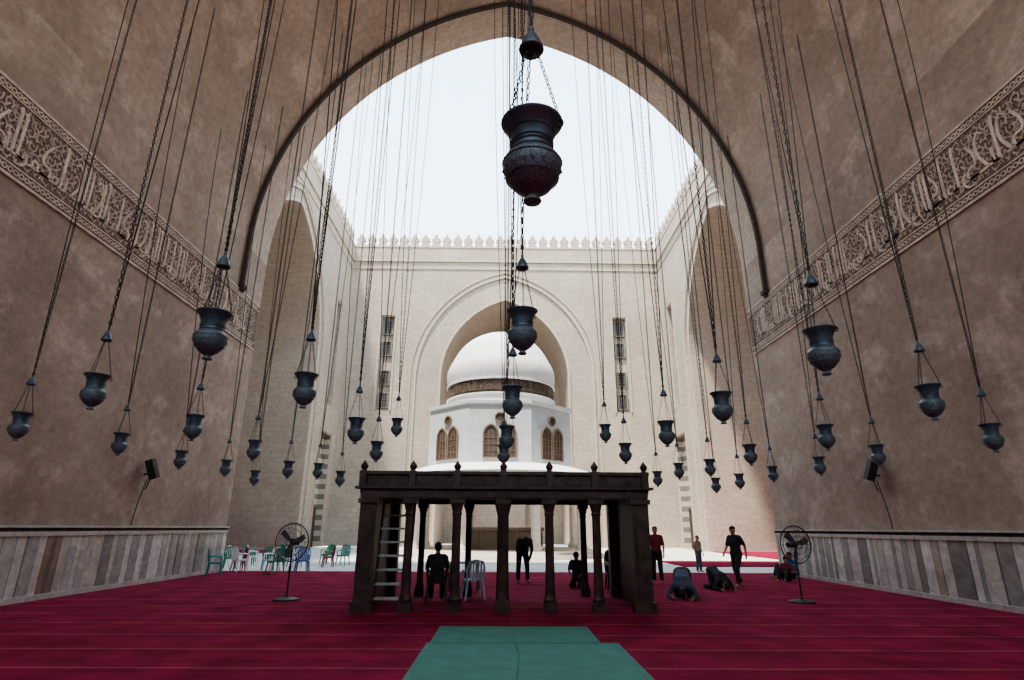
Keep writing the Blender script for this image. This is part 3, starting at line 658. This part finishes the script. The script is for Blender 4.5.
# ------------------------------------------------------------------ chairs
def chair_parts(col):
    m=colmat('chair_plastic',col,.4); P={}
    mb=MB(); mb.box((0,0,.44),(.44,.42,.03)); mb.box((0,.2,.425),(.42,.03,.06)); mb.box((-.21,0,.425),(.03,.4,.06)); mb.box((.21,0,.425),(.03,.4,.06)); P['seat']=mb.mesh('seat',[m])
    mb=MB(); Pk=lambda s,z,d:(s,-.2-.16*(z-.44)+d,z)
    mb.ribbon(Pk,[(-.2,.44),(-.22,.7),(-.17,.86),(0,.9),(.17,.86),(.22,.7),(.2,.44)],.05,-.015,.015)
    for s in(-.13,-.065,0,.065,.13): mb.ribbon(Pk,[(s,.44),(s,.88)],.045,-.01,.01)
    P['backrest']=mb.mesh('backrest',[m])
    P['leg']=[]
    for sx in(-1,1):
        for sy in(-1,1):
            mb=MB(); mb.tube([(sx*.19,sy*.18,.43),(sx*.24,sy*.23,0)],[.034,.022],6); P['leg'].append(mb.mesh('leg',[m]))
    P['armrest']=[]
    for sx in(-1,1):
        mb=MB(); mb.tube([(sx*.21,-.24,.64),(sx*.25,0,.66),(sx*.24,.17,.64),(sx*.21,.2,.44)],[.02,.026,.026,.02],6); P['armrest'].append(mb.mesh('armrest',[m]))
    return P
cc={}
def chair(loc,rz,col,cn,sc=1.0):
    if col not in cc: cc[col]=chair_parts(col)
    P=cc[col]; e=empty('plastic_chair',loc,rz); e.scale=(sc,)*3
    tag(e,'%s moulded plastic armchair with slatted back'%cn,'chair','plastic chairs')
    for n in('seat','backrest'):
        o=D.objects.new(n,P[n]); scn.collection.objects.link(o); o.parent=e
    for n in('leg','armrest'):
        for me in P[n]:
            o=D.objects.new(n,me); scn.collection.objects.link(o); o.parent=e
TEAL=(.02,.22,.22);WHITE=(.75,.75,.75);GREEN=(.03,.26,.15);BLUE=(.07,.22,.45);BLK=(.03,.03,.035);LB=(.38,.52,.6);MARC=(.25,.03,.04)
chairs=[(-10.2,21.9,0,-1.2,TEAL,'teal'),(-10.2,23.9,0,-.6,WHITE,'white'),(-9.9,26.0,-.06,.4,TEAL,'teal'),(-9.0,24.0,0,2.8,WHITE,'white'),(-11.3,27.8,-.06,-1,WHITE,'white'),
(-8.2,25.1,-.06,.2,WHITE,'white'),(-7.7,23.7,0,3.3,BLUE,'blue'),(-9.4,27.8,-.06,.8,BLUE,'blue'),(-12.0,29.0,-.06,-1,TEAL,'teal'),(-7.9,27.8,-.06,2,MARC,'maroon'),
(-10.4,29.4,-.06,-.5,TEAL,'teal'),(-8.6,30.0,-.06,1,GREEN,'green'),(-12.9,31.5,-.06,-1.2,GREEN,'green'),(-11.6,26.2,-.06,.3,GREEN,'green'),
(-8.4,22.8,0,.9,GREEN,'green'),(-10.7,25.0,-.06,2.2,MARC,'maroon'),(-9.1,26.7,-.06,-.4,WHITE,'white'),(-12.4,27.2,-.06,1.5,WHITE,'white'),(-7.6,29.2,-.06,2.9,TEAL,'teal'),
(-.72,15.2,0,.3,LB,'pale blue'),(-1.53,14.45,0,.1,BLK,'black'),(3.2,17.6,0,math.pi,BLK,'black')]
for x,y,z,r,c,n in chairs: chair((x,y,z),r,c,n)
tb=empty('folding_table',(-1.1,17.4,0)); tag(tb,'small white-topped folding table beyond the tribune','table')
mb=MB(); mb.box((0,0,.72),(.9,.6,.04)); part(mb,'table_top',[colmat('chair_plastic',WHITE)],tb)
for sx in(-.4,.4):
    for sy in(-.25,.25):
        mb=MB(); mb.tube([(sx,sy,0),(sx,sy,.71)],.018,6); part(mb,'leg',[M['steel']],tb)
# ------------------------------------------------------------------ people
V=Vector
def mirror(d):
    o=dict(d)
    for k in list(d):
        if k.endswith('L'):
            r=k[:-1]+'R'
            if r not in d: o[r]=V((-d[k].x,d[k].y,d[k].z))
    return o
def pose(**k): return mirror({a:V(b) for a,b in k.items()})
POSES={
'stand':pose(pel=(0,0,.95),chest=(0,0,1.27),neck=(0,.0,1.46),head=(0,.03,1.6),face=(0,1,0),shL=(.18,0,1.40),elL=(.24,-.03,1.13),wrL=(.26,.07,.89),hipL=(.09,0,.92),knL=(.11,.02,.49),anL=(.12,-.02,.08),toeL=(.14,.15,.035)),
'bowed':pose(pel=(0,-.14,.95),chest=(0,.14,1.16),neck=(0,.32,1.24),head=(0,.46,1.21),face=(0,.25,-.97),shL=(.18,.25,1.22),elL=(.23,.25,.95),wrL=(.17,.16,.68),hipL=(.09,-.12,.92),knL=(.13,-.03,.49),anL=(.15,-.05,.08),toeL=(.17,.12,.035)),
'walk':pose(pel=(0,0,.93),chest=(0,.02,1.25),neck=(0,.04,1.44),head=(0,.08,1.58),face=(0,1,-.15),shL=(.18,.02,1.38),elL=(.23,.10,1.12),wrL=(.22,.26,.94),shR=(-.18,.02,1.38),elR=(-.24,-.12,1.14),wrR=(-.24,-.14,.90),
   hipL=(.09,0,.9),knL=(.10,-.02,.48),anL=(.11,-.25,.11),toeL=(.12,-.10,.035),hipR=(-.09,0,.9),knR=(-.10,.18,.50),anR=(-.11,.22,.08),toeR=(-.12,.38,.035)),
'kneel':pose(pel=(0,-.12,.30),chest=(0,-.02,.60),neck=(0,.03,.78),head=(0,.09,.91),face=(0,.9,-.45),shL=(.18,.0,.73),elL=(.24,.06,.48),wrL=(.14,.22,.36),hipL=(.09,-.1,.28),knL=(.13,.28,.08),anL=(.11,-.16,.07),toeL=(.10,-.30,.04)),
'prostrate':pose(pel=(0,-.25,.50),chest=(0,.12,.36),neck=(0,.30,.24),head=(0,.38,.12),face=(0,.25,-1),shL=(.18,.24,.26),elL=(.30,.22,.07),wrL=(.22,.44,.04),hipL=(.09,-.22,.46),knL=(.13,-.10,.08),anL=(.11,-.52,.08),toeL=(.10,-.60,.03)),
'chair':pose(pel=(0,-.08,.55),chest=(0,-.10,.87),neck=(0,-.05,1.05),head=(0,.0,1.19),face=(0,.95,-.25),shL=(.18,-.07,.99),elL=(.25,.0,.73),wrL=(.14,.22,.64),hipL=(.09,-.06,.53),knL=(.13,.36,.50),anL=(.13,.36,.08),toeL=(.14,.53,.035)),
'floor_sit':pose(pel=(0,-.05,.12),chest=(0,-.12,.42),neck=(0,-.08,.60),head=(0,-.03,.74),face=(0,.95,-.25),shL=(.18,-.10,.55),elL=(.28,.05,.33),wrL=(.16,.26,.34),hipL=(.09,-.02,.12),knL=(.18,.38,.42),anL=(.12,.58,.07),toeL=(.12,.74,.04)),
}
def fuse(mb,name,mats,vox,sm=4):
    me=mb.mesh(name+'_raw',[]); ob=D.objects.new('tmp',me); scn.collection.objects.link(ob)
    r=ob.modifiers.new('r','REMESH'); r.mode='VOXEL'; r.voxel_size=vox
    s=ob.modifiers.new('s','SMOOTH'); s.iterations=sm; s.factor=.5
    dg=C.evaluated_depsgraph_get(); out=D.meshes.new_from_object(ob.evaluated_get(dg)); out.name=name
    D.objects.remove(ob); D.meshes.remove(me)
    out.materials.clear()
    for m in mats: out.materials.append(m)
    for p in out.polygons: p.use_smooth=True; p.material_index=0
    return out
def person(pn,loc,rz,sc,shirt,trous,label,skin=(.30,.17,.11),hair=(.015,.012,.01),longs=False):
    J=POSES[pn]; mb=MB()
    side=(J['shL']-J['shR']).normalized()
    def cap(m,a,b,ra,rb): m.tube([a,(a+b)/2,b],[ra,(ra+rb)/2,rb],12,capr=True)
    def torso(m,inf):
        for s in(-1,1):
            cap(m,J['pel']+side*.06*s,(J['pel']+J['chest'])/2+side*.055*s,.105+inf,.095+inf)
            cap(m,(J['pel']+J['chest'])/2+side*.055*s,J['chest']+side*.075*s,.095+inf,.105+inf)
        cap(m,J['pel']+side*.07,J['pel']-side*.07,.11+inf,.11+inf)
        cap(m,J['chest']+side*.08,J['chest']-side*.08,.11+inf,.11+inf)
        cap(m,J['shL']-side*.03,J['shR']+side*.03,.065+inf,.065+inf)
        for s,k in((1,'shL'),(-1,'shR')): cap(m,J['chest']+side*.08*s,J[k]-side*.04*s,.10+inf,.07+inf)
        cap(m,J['chest'],J['neck'],.09+inf*.7,.06+inf*.3)
    torso(mb,-.01)
    hd=J['head']; f=J['face'].normalized(); upv=(hd-J['neck']).normalized(); upv=(upv-f*upv.dot(f)).normalized()
    cap(mb,J['chest'],J['neck'],.07,.058); cap(mb,J['neck'],hd-upv*.02-f*.02,.055,.055)
    sdv=f.cross(upv).normalized()
    cap(mb,hd+upv*.035-f*.018,hd+upv*.02+f*.012,.088,.082)
    cap(mb,hd-upv*.04+f*.02,hd-upv*.075+f*.045,.062,.038)
    cap(mb,hd+upv*.01+f*.085,hd-upv*.022+f*.108,.012,.017)
    cap(mb,hd-upv*.055+f*.078+sdv*.015,hd-upv*.055+f*.078-sdv*.015,.012,.012)
    for s in(-1,1): cap(mb,hd+sdv*.083*s+upv*.02-f*.01,hd+sdv*.083*s-upv*.02-f*.005,.016,.012)
    for s in'LR':
        cap(mb,J['sh'+s],J['el'+s],.052,.040); cap(mb,J['el'+s],J['wr'+s],.040,.027)
        d=(J['wr'+s]-J['el'+s]).normalized(); cap(mb,J['wr'+s],J['wr'+s]+d*.07,.027,.032)
        cap(mb,J['hip'+s],J['kn'+s],.085,.056); cap(mb,J['kn'+s],J['an'+s],.056,.038)
        cap(mb,J['an'+s],J['toe'+s],.042,.030)
    me=fuse(mb,'person',[colmat('skin',skin,.6),M['black']],.016,3)
    ex=MB()
    for s in'LR':
        wr=J['wr'+s]; d=(wr-J['el'+s]).normalized()
        inw=V((-1 if s=='L' else 1,0,0)); inw=(inw-d*inw.dot(d)).normalized(); ac=d.cross(inw).normalized()
        if ac.y<0: ac=-ac
        for i,ln in enumerate((.068,.078,.072,.056)):
            b=wr+d*.085+ac*(.027-.018*i); ex.tube([b,b+d*ln*.5+inw*.006,b+d*ln*.85+inw*.026],[.0095,.0085,.007],6,capr=True)
        b=wr+d*.035+ac*.028; ex.tube([b,b+ac*.03+d*.025,b+ac*.035+d*.055+inw*.012],[.012,.0105,.008],6,capr=True)
    for s in(-1,1): 
        p=hd+f*.083+upv*.022+sdv*.032*s; ex.tube([p,p+f*.006],[.010,.008],8,mi=1,capr=True)
    em=ex.mesh('x',[colmat('skin',skin,.6),M['black']]); 
    import bmesh
    bm=bmesh.new(); bm.from_mesh(me); bm.from_mesh(em)
    bm.to_mesh(me); bm.free(); D.meshes.remove(em)
    for p in me.polygons: p.use_smooth=True
    o=D.objects.new('person',me); scn.collection.objects.link(o); o.location=loc; o.rotation_euler=(0,0,rz); o.scale=(sc,)*3
    tag(o,label,'person')
    m2=MB(); torso(m2,.012)
    for s in'LR':
        e=J['el'+s]; a=J['sh'+s]; e2=e if longs else a+(e-a)*.8
        cap(m2,a,e2,.066,.056 if not longs else .05)
        if longs: cap(m2,e,J['wr'+s],.05,.04)
    c=D.objects.new('shirt',fuse(m2,'shirt',[colmat('shirt_cloth',shirt,.9)],.02,4)); scn.collection.objects.link(c); c.parent=o
    m3=MB(); cap(m3,J['pel']+side*.07,J['pel']-side*.07,.126,.126)
    for s in'LR':
        cap(m3,J['hip'+s],J['kn'+s],.108,.076); cap(m3,J['kn'+s],J['kn'+s]+(J['an'+s]-J['kn'+s])*.93,.076,.062)
    c=D.objects.new('trousers',fuse(m3,'trousers',[colmat('trouser_cloth',trous,.9)],.02,4)); scn.collection.objects.link(c); c.parent=o
    m4=MB(); cap(m4,hd+upv*.052-f*.03,hd+upv*.055-f*.0,.088,.082); cap(m4,hd+upv*.03-f*.035,hd-upv*.03-f*.045,.082,.06)
    c=D.objects.new('hair',fuse(m4,'hair',[colmat('hair',hair,.8)],.016,3)); scn.collection.objects.link(c); c.parent=o
    return o
NAVY=(.02,.025,.04);DK=(.02,.02,.022);GR=(.06,.075,.11);MAR=(.16,.02,.03);BLU=(.03,.12,.32);TAN=(.3,.24,.18)
person('bowed',(.65,19.6,0),math.pi*1.05,1.05,DK,NAVY,'person in dark clothes standing bent forward in prayer',longs=True)
person('chair',(-1.53,14.45,0),.1,1.0,DK,NAVY,'person in black shirt seated on a black chair')
person('kneel',(2.2,18.2,0),math.pi*.9,.95,(.02,.05,.13),NAVY,'kneeling person in dark blue shirt on the carpet')
person('chair',(3.2,17.6,0),math.pi*.98,1.0,DK,DK,'person in dark clothes sitting on a chair')
person('stand',(4.95,19.6,0),2.6,1.0,MAR,DK,'slim person in maroon shirt and dark trousers standing')
person('stand',(8.2,25.5,-.06),-2.6,.84,TAN,GR,'young person standing in tan shirt on the paving')
person('walk',(7.15,18.6,0),2.2,1.02,DK,DK,'man in dark clothes in mid-stride on carpet')
person('prostrate',(4.55,15.6,0),math.pi*.90,1.15,GR,DK,'person in grey-blue shirt prostrating in prayer',longs=True)
person('prostrate',(6.2,17.7,0),math.pi*1.08,1.0,DK,DK,'person in dark clothes prostrating near standing man',longs=True)
person('floor_sit',(10.35,22.0,0),math.pi/2+.2,1.0,BLU,NAVY,'person in blue shirt sitting against the wall')
person('floor_sit',(9.6,20.7,0),2.4,.9,MAR,DK,'person in red shirt sitting on carpet')
person('stand',(-7.0,31.8,-.06),1.0,1.0,(.35,.1,.1),DK,'person in red shirt standing among plastic chairs')
# ------------------------------------------------------------------ world, sun, camera
w=D.worlds.new('World'); scn.world=w; w.use_nodes=True; nt=w.node_tree; bg=nt.nodes['Background']
tc=N(nt,'ShaderNodeTexCoord'); sx=N(nt,'ShaderNodeSeparateXYZ'); nt.links.new(tc.outputs['Generated'],sx.inputs[0])
r=ramp(nt,[(0.0,(1.0,0.97,0.95)),(0.35,(0.80,0.90,1.0)),(1.0,(0.50,0.74,1.0))]); nt.links.new(sx.outputs['Z'],r.inputs['Fac']); nt.links.new(r.outputs['Color'],bg.inputs['Color'])
bg.inputs['Strength'].default_value=2.9
sl=D.lights.new('Sun','SUN'); sl.energy=7.5; sl.angle=math.radians(4); sl.color=(1,.94,.84)
so=D.objects.new('Sun',sl); scn.collection.objects.link(so)
so.rotation_euler=V((.20,.26,-.94)).to_track_quat('-Z','Y').to_euler()
cd=D.cameras.new('Camera'); cam=D.objects.new('Camera',cd); scn.collection.objects.link(cam); scn.camera=cam
cd.sensor_width=36; cd.lens=572/1024*36; cd.clip_end=300; cd.clip_start=.05
p=math.radians(18.2); yw=math.radians(-.76); rl=math.radians(0.3)
R=Matrix.Rotation(yw,3,'Z')@Matrix.Rotation(math.pi/2+p,3,'X')@Matrix.Rotation(rl,3,'Z')
cam.matrix_world=Matrix.Translation((0,0,1.65))@R.to_4x4()
scn.view_settings.view_transform='AgX'
try: scn.view_settings.look='AgX - Medium High Contrast'
except Exception: pass
scn.view_settings.exposure=0.5
